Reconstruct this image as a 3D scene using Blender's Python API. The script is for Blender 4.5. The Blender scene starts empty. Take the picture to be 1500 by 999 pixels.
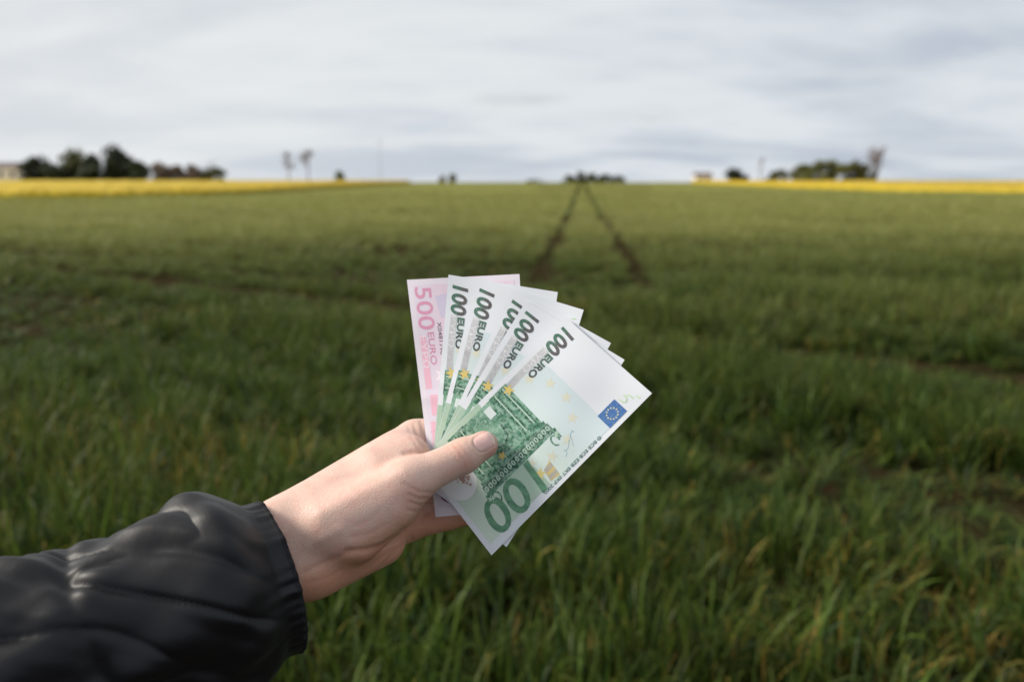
import bpy, bmesh, math, random
import numpy as np
from mathutils import Vector, Matrix, Euler, noise as mnoise

random.seed(5); rng = np.random.default_rng(5)
scene = bpy.context.scene
COL = scene.collection
R = math.radians

# ------------------------------------------------------------------ camera
CAM_H = 1.75
LENS = 30.0
FPX = 1500 * LENS / 36.0            # focal length in photograph pixels
PITCH = math.atan((499.5 - 268) / FPX)
cam_d = bpy.data.cameras.new('camera'); cam = bpy.data.objects.new('camera', cam_d); COL.objects.link(cam)
cam.location = (0, 0, CAM_H); cam.rotation_euler = (math.pi / 2 - PITCH, 0, 0)
cam_d.lens = LENS; cam_d.sensor_width = 36; cam_d.clip_start = 0.02; cam_d.clip_end = 8000
cam_d.dof.use_dof = True; cam_d.dof.focus_distance = 0.55; cam_d.dof.aperture_fstop = 5.4
cam_d.dof.aperture_blades = 0
scene.camera = cam
# ------------------------------------------------------------------ sun, sky, exposure
TO_SUN = Vector((-0.83, 0.06, 0.53)).normalized()
SUN_EL = math.asin(TO_SUN.z); SUN_AZ = math.atan2(TO_SUN.x, TO_SUN.y)
sun_d = bpy.data.lights.new('sun', 'SUN'); sun = bpy.data.objects.new('sun', sun_d); COL.objects.link(sun)
sun_d.energy = 4.6; sun_d.angle = R(18); sun_d.color = (1.0, 0.93, 0.82)
sun.rotation_euler = TO_SUN.to_track_quat('Z', 'Y').to_euler()
sun.location = (-20, 0, 30)
scene.view_settings.view_transform = 'Standard'; scene.view_settings.look = 'None'
scene.view_settings.exposure = 0.0; scene.view_settings.gamma = 1.0
scene.cycles.use_denoising = True
scene.cycles.max_bounces = 5; scene.cycles.diffuse_bounces = 3; scene.cycles.glossy_bounces = 2; scene.cycles.transmission_bounces = 3; scene.cycles.transparent_max_bounces = 4

def nd(nt, t, x=0, y=0, **kw):
    n = nt.nodes.new(t); n.location = (x, y)
    for k, v in kw.items(): setattr(n, k, v)
    return n
def lk(nt, a, b): nt.links.new(a, b)
def mathn(nt, op, a, b=None, c=None, clamp=False):
    n = nd(nt, 'ShaderNodeMath', operation=op, use_clamp=clamp)
    for i, v in enumerate((a, b, c)):
        if v is None: continue
        if isinstance(v, (int, float)): n.inputs[i].default_value = v
        else: lk(nt, v, n.inputs[i])
    return n.outputs[0]
def mixc(nt, fac, a, b, mode='MIX'):
    n = nd(nt, 'ShaderNodeMix', data_type='RGBA', blend_type=mode)
    for s, v in ((n.inputs[0], fac), (n.inputs[6], a), (n.inputs[7], b)):
        if isinstance(v, (int, float)): s.default_value = v
        elif isinstance(v, tuple): s.default_value = (*v, 1) if len(v) == 3 else v
        else: lk(nt, v, s)
    return n.outputs[2]
def noise(nt, vec, scale, detail=3, rough=0.5, dist=0.0):
    n = nd(nt, 'ShaderNodeTexNoise'); n.inputs['Scale'].default_value = scale
    n.inputs['Detail'].default_value = detail; n.inputs['Roughness'].default_value = rough
    n.inputs['Distortion'].default_value = dist
    if vec is not None: lk(nt, vec, n.inputs['Vector'])
    return n.outputs['Fac']
def smooth(nt, v, a, b):
    n = nd(nt, 'ShaderNodeMapRange', interpolation_type='SMOOTHSTEP')
    lk(nt, v, n.inputs[0]); n.inputs[1].default_value = a; n.inputs[2].default_value = b
    return n.outputs[0]

world = bpy.data.worlds.new('World'); scene.world = world; world.use_nodes = True
nt = world.node_tree; nt.nodes.clear()
out = nd(nt, 'ShaderNodeOutputWorld'); bg = nd(nt, 'ShaderNodeBackground'); lk(nt, bg.outputs[0], out.inputs[0])
sky = nd(nt, 'ShaderNodeTexSky', sky_type='NISHITA', sun_disc=False)
sky.sun_elevation = SUN_EL; sky.sun_rotation = SUN_AZ; sky.air_density = 1.0; sky.dust_density = 2.0
tc = nd(nt, 'ShaderNodeTexCoord'); sep = nd(nt, 'ShaderNodeSeparateXYZ'); lk(nt, tc.outputs['Generated'], sep.inputs[0])
zc = mathn(nt, 'ADD', mathn(nt, 'MAXIMUM', sep.outputs[2], 0.0), 0.20)
cmb = nd(nt, 'ShaderNodeCombineXYZ')
lk(nt, mathn(nt, 'DIVIDE', sep.outputs[0], zc), cmb.inputs[0]); lk(nt, mathn(nt, 'DIVIDE', sep.outputs[1], zc), cmb.inputs[1])
mp = nd(nt, 'ShaderNodeMapping'); lk(nt, cmb.outputs[0], mp.inputs[0]); mp.inputs['Location'].default_value = (3.1, 1.7, 0.4)
mp.inputs['Scale'].default_value = (0.62, 1.0, 1.0)
n1 = noise(nt, mp.outputs[0], 0.8, 6, 0.52, 0.35)          # cloud sheet, thick and thin
n2 = noise(nt, mp.outputs[0], 2.2, 5, 0.55, 0.2)
thick = smooth(nt, mathn(nt, 'ADD', mathn(nt, 'MULTIPLY', n1, 0.7), mathn(nt, 'MULTIPLY', n2, 0.3)), 0.42, 0.62)
cover = smooth(nt, n1, 0.22, 0.42)
vdot = nd(nt, 'ShaderNodeVectorMath', operation='DOT_PRODUCT'); lk(nt, tc.outputs['Generated'], vdot.inputs[0])
vdot.inputs[1].default_value = TO_SUN
glow = smooth(nt, vdot.outputs['Value'], -0.2, 0.75)
white = mixc(nt, glow, (7.4, 7.8, 8.15), (8.3, 8.55, 8.65))
grey = mixc(nt, glow, (4.9, 5.5, 6.35), (7.2, 7.5, 7.85))
cloud = mixc(nt, thick, white, grey)
skyc = mixc(nt, cover, sky.outputs[0], cloud)
lk(nt, skyc, bg.inputs[0]); bg.inputs[1].default_value = 0.1

# ------------------------------------------------------------------ helpers
CW = Vector((0, 0, CAM_H)); FW = Vector((0, math.cos(PITCH), -math.sin(PITCH))); UP = Vector((0, math.sin(PITCH), math.cos(PITCH)))
MCAM = np.array([[1, 0, 0], [0, UP.y, FW.y], [0, UP.z, FW.z]])         # (x, up, depth) -> world
def arm_to_world(P):           # the arm and the notes are laid out in mm: right, up, forward from the eye
    return (np.asarray(P, float) / 1000.0) @ MCAM.T + np.array(CW)
def pm(px, py, d):             # a point seen at px,py at distance d (mm) in those mm axes
    return np.array([(px - 750) / FPX * d, (499.5 - py) / FPX * d, d])
def sstep(a, b, x):
    t = np.clip((np.asarray(x, float) - a) / (b - a), 0, 1); return t * t * (3 - 2 * t)
def terrain(x, y):
    x = np.asarray(x, float); y = np.asarray(y, float)
    z = 1.70 * sstep(40, 320, y) - 0.012 * np.maximum(y - 330, 0)
    return z + 0.03 * np.sin(x * 0.11 + 1) * np.sin(y * 0.09) * sstep(5, 25, y)
def ground_at(px, py):         # where a line of sight meets the terrain
    v = FW + Vector((1, 0, 0)) * ((px - 750) / FPX) + UP * ((499.5 - py) / FPX)
    t = 1.0
    for _ in range(4000):
        p = CW + v * t
        if p.z <= float(terrain(p.x, p.y)): break
        t *= 1.003
    return p.x, p.y

def tag(o, label=None, cat=None, group=None, kind=None):
    if label: o['label'] = label
    if cat: o['category'] = cat
    if group: o['group'] = group
    if kind: o['kind'] = kind
    return o
def mesh_obj(name, V, F, mat=None, parent=None, smooth_=False, origin=None):
    V = np.asarray(V, float)
    o0 = np.zeros(3) if origin is None else np.asarray(origin, float)
    me = bpy.data.meshes.new(name); me.from_pydata((V - o0).tolist(), [], [tuple(int(i) for i in f) for f in F]); me.update()
    if smooth_: me.polygons.foreach_set('use_smooth', np.ones(len(me.polygons), bool))
    o = bpy.data.objects.new(name, me); COL.objects.link(o); o.location = o0
    if mat: me.materials.append(mat)
    if parent is not None:
        o.parent = parent; o.location = o0 - np.array(parent.location)
    return o
def empty(name, loc):
    o = bpy.data.objects.new(name, None); COL.objects.link(o); o.location = loc; o.empty_display_size = 0.1; return o
def set_col(me, arr, name='tint'):
    a = me.color_attributes.new(name, 'FLOAT_COLOR', 'POINT')
    a.data.foreach_set('color', np.concatenate([arr, np.ones((len(arr), 1))], 1).astype(np.float32).ravel())

def material(name, col=(0.5, 0.5, 0.5), rough=0.7, spec=0.5):
    m = bpy.data.materials.new(name); m.use_nodes = True
    b = m.node_tree.nodes['Principled BSDF']
    b.inputs['Base Color'].default_value = (*col, 1); b.inputs['Roughness'].default_value = rough
    b.inputs['Specular IOR Level'].default_value = spec
    return m, m.node_tree, b
def noisy(name, c1, c2, scale, rough=0.8, spec=0.3, coord='Object', lo=0.35, hi=0.65, bump=0.0):
    m, nt, b = material(name, c1, rough, spec)
    tc = nd(nt, 'ShaderNodeTexCoord'); f = noise(nt, tc.outputs[coord], scale, 4, 0.6)
    lk(nt, mixc(nt, smooth(nt, f, lo, hi), c1, c2), b.inputs['Base Color'])
    if bump:
        bp = nd(nt, 'ShaderNodeBump'); bp.inputs['Strength'].default_value = bump; lk(nt, f, bp.inputs['Height']); lk(nt, bp.outputs[0], b.inputs['Normal'])
    return m
def leafy(name, hue=(1, 1, 1), trans=0.35, rough=0.45, attr='tint', spec=0.4, pale=False):
    m, nt, b = material(name, (0.1, 0.2, 0.05), rough, spec)
    at = nd(nt, 'ShaderNodeAttribute', attribute_name=attr); oi = nd(nt, 'ShaderNodeObjectInfo')
    v = nd(nt, 'ShaderNodeHueSaturation'); lk(nt, at.outputs['Color'], v.inputs['Color'])
    lk(nt, mathn(nt, 'ADD', 0.488, mathn(nt, 'MULTIPLY', oi.outputs['Random'], 0.024)), v.inputs['Hue'])
    lk(nt, mathn(nt, 'ADD', 0.7, mathn(nt, 'MULTIPLY', oi.outputs['Random'], 0.6)), v.inputs['Value'])
    if pale:       # sunlit look of distant blade tops painted into the tuft colour
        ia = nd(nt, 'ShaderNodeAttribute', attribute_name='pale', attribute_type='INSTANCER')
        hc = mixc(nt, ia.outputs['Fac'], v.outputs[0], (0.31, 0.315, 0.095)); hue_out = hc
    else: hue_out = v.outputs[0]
    lk(nt, hue_out, b.inputs['Base Color'])
    tr = nd(nt, 'ShaderNodeBsdfTranslucent'); lk(nt, hue_out, tr.inputs[0])
    mx = nd(nt, 'ShaderNodeMixShader'); mx.inputs[0].default_value = trans
    lk(nt, b.outputs[0], mx.inputs[1]); lk(nt, tr.outputs[0], mx.inputs[2])
    lk(nt, mx.outputs[0], nt.nodes['Material Output'].inputs[0])
    return m

# ------------------------------------------------------------------ ground
def grid_faces(nx, ny):
    i = np.arange(nx - 1)[:, None]; j = np.arange(ny - 1)[None]
    a = (i * ny + j).ravel(); return np.stack([a, a + ny, a + ny + 1, a + 1], 1)
ys = np.concatenate([np.linspace(-30, 40, 50), np.linspace(42, 420, 110), np.linspace(440, 3500, 30)])
xs = np.concatenate([-np.geomspace(2500, 40, 30), np.linspace(-38, 38, 60), np.geomspace(40, 2500, 30)])
GX, GY = np.meshgrid(xs, ys, indexing='ij')
GZ = terrain(GX, GY)
M_SOIL = noisy('soil_and_low_leaves', (0.035, 0.040, 0.014), (0.055, 0.035, 0.018), 3.0, 0.9, 0.2)
m, nt_, b = material('crop_ground', (0.05, 0.06, 0.02), 1.0, 0.0)
tcg = nd(nt_, 'ShaderNodeTexCoord'); sp = nd(nt_, 'ShaderNodeSeparateXYZ'); lk(nt_, tcg.outputs['Object'], sp.inputs[0])
soil = mixc(nt_, smooth(nt_, noise(nt_, tcg.outputs['Object'], 3.0, 4, 0.6), 0.35, 0.65), (0.018, 0.020, 0.008), (0.040, 0.024, 0.013))
leafc = mixc(nt_, smooth(nt_, noise(nt_, tcg.outputs['Object'], 0.25, 5, 0.6), 0.3, 0.7), (0.13, 0.165, 0.035), (0.19, 0.205, 0.055))
lk(nt_, mixc(nt_, smooth(nt_, sp.outputs[1], 60, 150), soil, leafc), b.inputs['Base Color'])
tag(mesh_obj('field_ground', np.stack([GX, GY, GZ], -1).reshape(-1, 3), grid_faces(len(xs), len(ys)), m, smooth_=True), 'dark soil of the field under the young crop', kind='structure')

# ------------------------------------------------------------------ young wheat: tufts over the field
HID = bpy.data.collections.new('tuft_kinds')          # source tufts, not linked to the scene
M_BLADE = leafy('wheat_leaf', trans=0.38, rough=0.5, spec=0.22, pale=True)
def tuft(name, nb, rad, h, dry, seed):
    r = np.random.default_rng(seed); V = []; F = []; C = []
    for k in range(nb):
        a = r.uniform(0, 2 * math.pi); q = rad * math.sqrt(r.uniform(0, 1)); bx, by = q * math.cos(a), q * math.sin(a)
        az = r.uniform(0, 2 * math.pi); L = h * r.uniform(0.6, 1.25); w = r.uniform(0.0038, 0.0070)
        lean = r.uniform(0.1, 0.9); curl = r.uniform(0.3, 2.3) ** 1.2
        dx, dy = math.cos(az), math.sin(az); p = np.array([bx, by, 0.0]); ang = lean * 0.4; n = 6
        tw = r.uniform(-0.6, 0.6)
        g = r.uniform(0, 1); isdry = r.uniform(0, 1) < dry
        c0 = np.array([0.020, 0.046, 0.010]) * (1 - g) + np.array([0.105, 0.150, 0.020]) * g ** 1.5
        if isdry: c0 = np.array([0.30, 0.19, 0.045]) * r.uniform(0.5, 1.0) + np.array([0.0, 0.05, 0.0]) * r.uniform(0, 1)
        base = len(V)
        for s in range(n + 1):
            t = s / n; ww = w * (0.55 + 0.9 * t if t < 0.4 else 0.91) * (1 - max(0, t - 0.45) / 0.55) ** 0.7
            sx, sy = -dy * math.cos(tw * t) , dx * math.cos(tw * t); sz = math.sin(tw * t)
            V += [p + ww * np.array([sx, sy, sz]), p - ww * np.array([sx, sy, sz])]
            cc = c0 * (0.9 + 0.25 * t); 
            if not isdry and t > 0.85 and g > 0.6: cc = cc * 0.6 + np.array([0.2, 0.15, 0.03]) * 0.4
            C += [cc, cc]
            p = p + L / n * np.array([math.sin(ang) * dx, math.sin(ang) * dy, math.cos(ang)]); ang += (lean * 0.6 + curl * t) / n * 1.7
        for s in range(n): F.append((base + 2 * s, base + 2 * s + 1, base + 2 * s + 3, base + 2 * s + 2))
    me = bpy.data.meshes.new(name); me.from_pydata([tuple(v) for v in V], [], F); me.update(); set_col(me, np.array(C))
    me.polygons.foreach_set('use_smooth', np.ones(len(F), bool))
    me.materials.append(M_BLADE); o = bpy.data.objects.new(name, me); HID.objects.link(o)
for k in range(8): tuft('tuft_%02d' % k, 14, 0.06, 0.27, 0.03, 100 + k)
for k in range(8, 11): tuft('tuft_%02d' % k, 12, 0.07, 0.21, 0.45, 100 + k)

def seg_d(x, y, a, b):
    ax, ay = a; dx, dy = b[0] - ax, b[1] - ay; t = ((x - ax) * dx + (y - ay) * dy) / (dx * dx + dy * dy)
    return np.hypot(x - ax - t * dx, y - ay - t * dy), t
RL = [(ground_at(793, 400), ground_at(838, 303)), (ground_at(938, 410), ground_at(872, 303))]      # tractor tramlines running away
HA, HB = ground_at(180, 410), ground_at(1500, 566)                                              # headland track crossing them
hd = np.array(HB) - np.array(HA); hn = np.array([-hd[1], hd[0]]) / np.hypot(*hd); hn = hn if hn[1] > 0 else -hn
H2 = (tuple(np.array(HA) + hn * 1.9), tuple(np.array(HB) + hn * 1.9))
def vnoise(x, y, s, seed):
    return np.array([mnoise.noise((float(a) * s + seed, float(b) * s - seed, seed * 1.7)) for a, b in zip(x, y)])
def scatter(y0, y1, dens, margin, big):
    out = []
    n = int(dens * (0.62 * (y1 ** 2 - y0 ** 2) + 2 * margin * (y1 - y0)))
    y = np.sqrt(rng.uniform(y0 ** 2, y1 ** 2, n)) if y0 > 3 else rng.uniform(y0, y1, n)
    x = rng.uniform(-1, 1, n) * (0.62 * np.maximum(y, 0) + margin)
    return x, y, np.full(n, big)
LEFT_EDGE = [ground_at(-60, 299), ground_at(150, 296), ground_at(300, 291), ground_at(400, 285), ground_at(480, 278.5), ground_at(560, 273)]
parts = [scatter(0.8, 3.2, 150, 2.0, 1.0), scatter(3.2, 9, 170, 1.0, 1.0), scatter(9, 20, 80, 1.0, 1.25), scatter(20, 45, 22, 2.0, 1.9), scatter(45, 110, 4.5, 2.0, 3.0)]
X = np.concatenate([p[0] for p in parts]); Y = np.concatenate([p[1] for p in parts]); B = np.concatenate([p[2] for p in parts])
keep = np.ones(len(X), bool); hs = np.ones(len(X))
for i, (a, b_) in enumerate(RL):
    d, t = seg_d(X, Y, a, b_); on = (t > -0.05)
    keep &= ~((d < 0.22 + 0.02 * (B - 1)) & on & (rng.uniform(0, 1, len(X)) < 0.93)); hs *= np.where(on & (d < 0.22), 0.4, 1); hs *= np.where(on & (d < 0.5), 0.8, 1)
for a, b_, wd in ((HA, HB, 0.5), H2 + (0.26,)):
    d, t = seg_d(X, Y, a, b_); wob = 0.1 * np.sin(X * 1.7)
    keep &= ~(d < wd + wob * 0.6); hs *= np.where(d < 0.85, 0.62, 1)
# wind-laid swells: the crop stands taller and shorter in long low waves across the view
hu = hd / np.hypot(*hd); W1 = vnoise((X * hu[0] + Y * hu[1]) * 0.28, X * hn[0] + Y * hn[1], 0.62, 3.3) * 1.25; W2 = vnoise(X, Y, 0.55, 8.1); W3 = vnoise(X, Y, 1.6, 1.9)
W4 = vnoise(X, Y, 2.6, 6.6)
hs *= 1.0 + 1.2 * W1 + 0.3 * W3 + 0.75 * W4
keep &= ~((W1 + 0.5 * W4 < -0.25) & (rng.uniform(0, 1, len(X)) < 0.7)) & ~((W4 < -0.12) & (rng.uniform(0, 1, len(X)) < 0.45) & (Y < 25))
dryp = sstep(0.12, 0.5, W2 + 0.25 * W3) * 0.55 * (Y < 14) + 0.05
X, Y, B, hs, W1, dryp = (q[keep] for q in (X, Y, B, hs, W1, dryp))
n = len(X)
idx = np.where(rng.uniform(0, 1, n) < dryp, rng.integers(8, 11, n), rng.integers(0, 8, n)).astype(np.int32)
rot = np.stack([rng.normal(0, 0.12, n) - 0.05, rng.normal(0.16, 0.12, n), rng.uniform(0, 6.283, n)], 1)
sc_ = np.stack([B, B, np.clip(hs, 0.3, 1.7) * rng.uniform(0.8, 1.2, n) * (1 + 0.12 * (B - 1))], 1)
me = bpy.data.meshes.new('wheat_crop'); me.from_pydata(np.stack([X, Y, terrain(X, Y)], 1).tolist(), [], [])
for nm, typ, arr in (('rot', 'FLOAT_VECTOR', rot), ('scl', 'FLOAT_VECTOR', sc_)):
    a = me.attributes.new(nm, typ, 'POINT'); a.data.foreach_set('vector', arr.astype(np.float32).ravel())
a = me.attributes.new('pale', 'FLOAT', 'POINT'); a.data.foreach_set('value', (sstep(7, 36, Y + 7 * W1) * 0.95).astype(np.float32))  # painted brightness: tufts blend towards the lit-canopy colour with distance
a = me.attributes.new('idx', 'INT', 'POINT'); a.data.foreach_set('value', idx)
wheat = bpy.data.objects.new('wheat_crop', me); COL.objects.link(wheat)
tag(wheat, 'young green wheat leaves covering the whole field', kind='stuff')
ng = bpy.data.node_groups.new('scatter_tufts', 'GeometryNodeTree')
ng.interface.new_socket('Geometry', in_out='INPUT', socket_type='NodeSocketGeometry'); ng.interface.new_socket('Geometry', in_out='OUTPUT', socket_type='NodeSocketGeometry')
gi = nd(ng, 'NodeGroupInput'); go = nd(ng, 'NodeGroupOutput'); iop = nd(ng, 'GeometryNodeInstanceOnPoints'); ci = nd(ng, 'GeometryNodeCollectionInfo')
ci.inputs['Collection'].default_value = HID; ci.inputs['Separate Children'].default_value = True; ci.inputs['Reset Children'].default_value = True
def named(nm, dt):
    q = nd(ng, 'GeometryNodeInputNamedAttribute', data_type=dt); q.inputs['Name'].default_value = nm; return q.outputs['Attribute']
e2r = nd(ng, 'FunctionNodeEulerToRotation'); lk(ng, named('rot', 'FLOAT_VECTOR'), e2r.inputs[0])
lk(ng, gi.outputs[0], iop.inputs['Points']); lk(ng, ci.outputs[0], iop.inputs['Instance']); iop.inputs['Pick Instance'].default_value = True
lk(ng, named('idx', 'INT'), iop.inputs['Instance Index']); lk(ng, e2r.outputs[0], iop.inputs['Rotation']); lk(ng, named('scl', 'FLOAT_VECTOR'), iop.inputs['Scale'])
lk(ng, iop.outputs[0], go.inputs[0])
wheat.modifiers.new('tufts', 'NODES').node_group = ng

# far crop: a shaggy closed canopy from where single tufts can no longer be told apart
M_CANOPY = leafy('far_wheat_canopy', trans=0.2, rough=1.0, spec=0.0)
cy = np.geomspace(46, 330, 190); V = []; C = []
cx = np.sort(np.concatenate([np.linspace(-1, 1, 200), np.linspace(0.04, 0.22, 160)]))
CX, CY = np.meshgrid(cx, cy, indexing='ij'); CXX = CX * (CY * 0.70 + 4)
jit = rng.normal(0, 0.035, CX.shape); 
for a, b_ in RL:
    d, t = seg_d(CXX, CY, a, b_)
    tr_ = (d < 0.26) if a is RL[0][0] else tr_ | (d < 0.26)
jit = np.where(tr_, -0.17, jit)
ramp = sstep(46, 75, CY)
CZ = terrain(CXX, CY) + 0.02 + (0.16 + jit) * ramp
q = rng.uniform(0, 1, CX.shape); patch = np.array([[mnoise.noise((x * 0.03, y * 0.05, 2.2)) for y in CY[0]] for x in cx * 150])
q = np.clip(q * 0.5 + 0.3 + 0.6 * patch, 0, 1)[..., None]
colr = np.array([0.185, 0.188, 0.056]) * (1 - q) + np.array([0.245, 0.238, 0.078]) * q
colr = np.where(tr_[..., None], np.array([0.035, 0.045, 0.016]), colr)
can = mesh_obj('distant_wheat_canopy', np.stack([CXX, CY, CZ], -1).reshape(-1, 3), grid_faces(len(cx), len(cy)), M_CANOPY)
set_col(can.data, colr.reshape(-1, 3)); tag(can, 'smooth pale green far part of the wheat field', kind='stuff')

# ------------------------------------------------------------------ rape in flower, left and right
M_RAPE = leafy('rape_flowers', trans=0.25, rough=0.6, spec=0.2)
def rape(edge, far_y, side, label, hgt):
    # edge: list of near-edge points; the crop fills the land beyond it and outwards to the side
    nu, nv = 260, 70; E = np.array(edge); s = np.linspace(0, len(E) - 1, nu)
    ex = np.interp(s, range(len(E)), E[:, 0]); ey = np.interp(s, range(len(E)), E[:, 1])
    V = np.zeros((nu, nv, 3)); C = np.zeros((nu, nv, 3))
    for j in range(nv):
        t = (j / (nv - 1)) ** 1.8; yy = ey + (np.maximum(far_y, ey + 2) - ey) * t; xx = ex * (yy / ey)
        if side > 0: xx = np.maximum(ex, xx) 
        h = hgt * min(1, j / 2.0) + rng.normal(0, 0.09, nu) * (j > 0)
        V[:, j] = np.stack([xx, yy, terrain(xx, yy) + h], 1)
        q = rng.uniform(0, 1, nu)[:, None]
        c = np.array([0.74, 0.52, 0.014]) * q + np.array([0.84, 0.63, 0.035]) * (1 - q)
        if j == 0: c = c * 0 + np.array([0.07, 0.12, 0.02])
        if j == 1: c = c * 0.55 + np.array([0.10, 0.16, 0.02]) * 0.45
        C[:, j] = c
    o = mesh_obj('rapeseed_crop', V.reshape(-1, 3), grid_faces(nu, nv), M_RAPE); set_col(o.data, C.reshape(-1, 3)); tag(o, label, kind='stuff')
rape(LEFT_EDGE + [ground_at(600, 270.5)], 335, -1, 'bright yellow flowering rape field on the left below the dark trees', 0.85)
rape([ground_at(1012, 270.2), ground_at(1080, 273.5), ground_at(1150, 277), ground_at(1300, 283), ground_at(1420, 286), ground_at(1580, 289)], 330, 1, 'bright yellow flowering rape field on the right of the green wheat', 0.8)

# ------------------------------------------------------------------ trees and buildings on the skyline
def tube(V, F, pts, rad, ns=5):
    base = len(V); pts = [Vector(p) for p in pts]
    for i, p in enumerate(pts):
        d = (pts[min(i + 1, len(pts) - 1)] - pts[max(i - 1, 0)]).normalized(); a = d.orthogonal().normalized(); b_ = d.cross(a)
        for k in range(ns):
            t = 2 * math.pi * k / ns; V.append(tuple(p + (a * math.cos(t) + b_ * math.sin(t)) * rad[i]))
    for i in range(len(pts) - 1):
        for k in range(ns): F.append((base + i * ns + k, base + i * ns + (k + 1) % ns, base + (i + 1) * ns + (k + 1) % ns, base + (i + 1) * ns + k))
M_BARK = noisy('bark', (0.07, 0.05, 0.038), (0.13, 0.10, 0.08), 4.0)
M_TWIG = noisy('bare_twigs', (0.13, 0.085, 0.07), (0.20, 0.14, 0.11), 4.0)
M_LEAF = leafy('tree_leaf', trans=0.25, rough=0.6)
def far_pt(px, d): x = (px - 750) / FPX * d; return np.array([x, d, float(terrain(x, d))])
def branch(V, F, p, d, L, r, depth, rg, spread=0.55):
    q = p + d * L; mid = p + d * L * 0.5 + Vector((rg.normal(0, .04), rg.normal(0, .04), 0)) * L
    tube(V, F, [p, mid, q], [r, r * 0.8, r * 0.6], 4)
    if depth == 0: return
    for k in range(3):
        nd_ = (d + Vector((rg.normal(0, spread), rg.normal(0, spread), rg.normal(0.15, 0.25)))).normalized()
        branch(V, F, p + d * L * rg.uniform(0.55, 1.0), nd_, L * rg.uniform(0.55, 0.8), r * 0.55, depth - 1, rg, spread)
def leafy_tree(name, px, top, wpx, d, c1, c2, label, group=None, seed=0, low=0.04, cat='tree'):
    rg = np.random.default_rng(seed + 40); P = far_pt(px, d); H = (268 - top) / FPX * d + (1.75 - P[2]); Wd = 1.2 * wpx / FPX * d / 2
    root = empty(name, P); tag(root, label, cat, group)
    V = []; F = []; tube(V, F, [(0, 0, -0.2), (0.05 * H * rg.normal(), 0, H * 0.45), (0, 0, H * 0.8)], [0.035 * H, 0.025 * H, 0.008 * H], 6)
    for k in range(6):
        a = rg.uniform(0, 6.28); z0 = H * rg.uniform(0.2, 0.6)
        tube(V, F, [(0, 0, z0), (math.cos(a) * Wd * 0.4, math.sin(a) * Wd * 0.4, z0 + H * .12), (math.cos(a) * Wd * 0.8, math.sin(a) * Wd * 0.8, z0 + H * 0.22)], [0.014 * H, 0.01 * H, 0.004 * H], 4)
    mesh_obj('trunk', np.array(V) + P, F, M_BARK, root, True, origin=P)
    nl = 17; cl = []
    for k in range(nl):
        a = rg.uniform(0, 6.28); z = rg.uniform(low, 0.86); w = math.sin(math.pi * min(1, (z + 0.22) / 1.15)) ** 0.7
        cl.append((math.cos(a) * Wd * 0.72 * w * rg.uniform(0.3, 1), math.sin(a) * Wd * 0.72 * w * rg.uniform(.3, 1), z * H, rg.uniform(0.28, 0.5) * min(Wd * 1.25, H * 0.7)))
    cl.append((0, 0, H * 0.82, 0.18 * H))
    V = []; F = []; C = []
    for (x, y, z, r) in cl:
        for q in range(110):
            v = Vector(rg.normal(0, 1, 3)).normalized() * r * rg.uniform(0.45, 1.08) ; p = Vector((x, y, max(0.05 * H, z + v.z * 0.85))) + Vector((v.x, v.y, 0))
            s = rg.uniform(0.03, 0.075) * H + 0.1; n_ = (v.normalized() + Vector(rg.normal(0, .5, 3))).normalized(); a = n_.orthogonal().normalized(); b_ = n_.cross(a)
            base = len(V); V += [p + a * s, p + b_ * s * 0.7, p - a * s, p - b_ * s * 0.7]; F.append((base, base + 1, base + 2, base + 3))
            t = rg.uniform(0, 1); C += [np.array(c1) * (1 - t) + np.array(c2) * t] * 4
    o = mesh_obj('crown', np.array([tuple(v) for v in V]) + P, F, M_LEAF, root, origin=P); set_col(o.data, np.array(C))
    return root
def bare_tree(name, px, top, wpx, d, label, group=None, seed=0, stems=1, spread=0.5, buds=None):
    rg = np.random.default_rng(seed + 900); P = far_pt(px, d); H = (268 - top) / FPX * d + (1.75 - P[2])
    root = empty(name, P); tag(root, label, 'tree', group); V = []; F = []; TV = []; TF = []
    for s in range(stems):
        off = Vector((rg.normal(0, .02 * H) * (stems > 1), rg.normal(0, .02 * H) * (stems > 1), -0.1)); dd = Vector((rg.normal(0, .10 * (stems > 1)), rg.normal(0, .05), 1)).normalized()
        tube(V, F, [off, off + dd * H * 0.28, off + dd * H * 0.62], [0.022 * H, 0.017 * H, 0.009 * H], 6)
        for k in range(6):
            branch(TV, TF, off + dd * H * rg.uniform(0.28, 0.62), (dd + Vector((rg.normal(0, spread), rg.normal(0, spread), .25))).normalized(), H * 0.2, 0.009 * H, 2, rg)
    mesh_obj('trunk', np.array([tuple(v) for v in V]) + P, F, M_BARK, root, True, origin=P)
    mesh_obj('crown', np.array([tuple(v) for v in TV]) + P, TF, M_TWIG, root, origin=P)
    if buds:
        LV = []; LF = []; LC = []
        for q in range(420):
            i = rg.integers(0, len(TV)); p = Vector(TV[i]) + Vector(rg.normal(0, .012 * H, 3)); s = 0.013 * H; a = Vector(rg.normal(0, 1, 3)).normalized(); b_ = a.orthogonal().normalized()
            bs = len(LV); LV += [tuple(p + a * s), tuple(p + b_ * s), tuple(p - a * s), tuple(p - b_ * s)]; LF.append((bs, bs + 1, bs + 2, bs + 3)); LC += [np.array(buds) * rg.uniform(.7, 1.2)] * 4
        o = mesh_obj('young_leaves', np.array(LV) + P, LF, M_LEAF, root, origin=P); set_col(o.data, np.array(LC))
    return root
DK1, DK2 = (0.016, 0.026, 0.012), (0.04, 0.055, 0.02)
OL1, OL2 = (0.06, 0.075, 0.02), (0.14, 0.15, 0.04)
BR1, BR2 = (0.16, 0.12, 0.10), (0.30, 0.24, 0.20)
GL = 'dark trees behind the left rape field'
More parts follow.
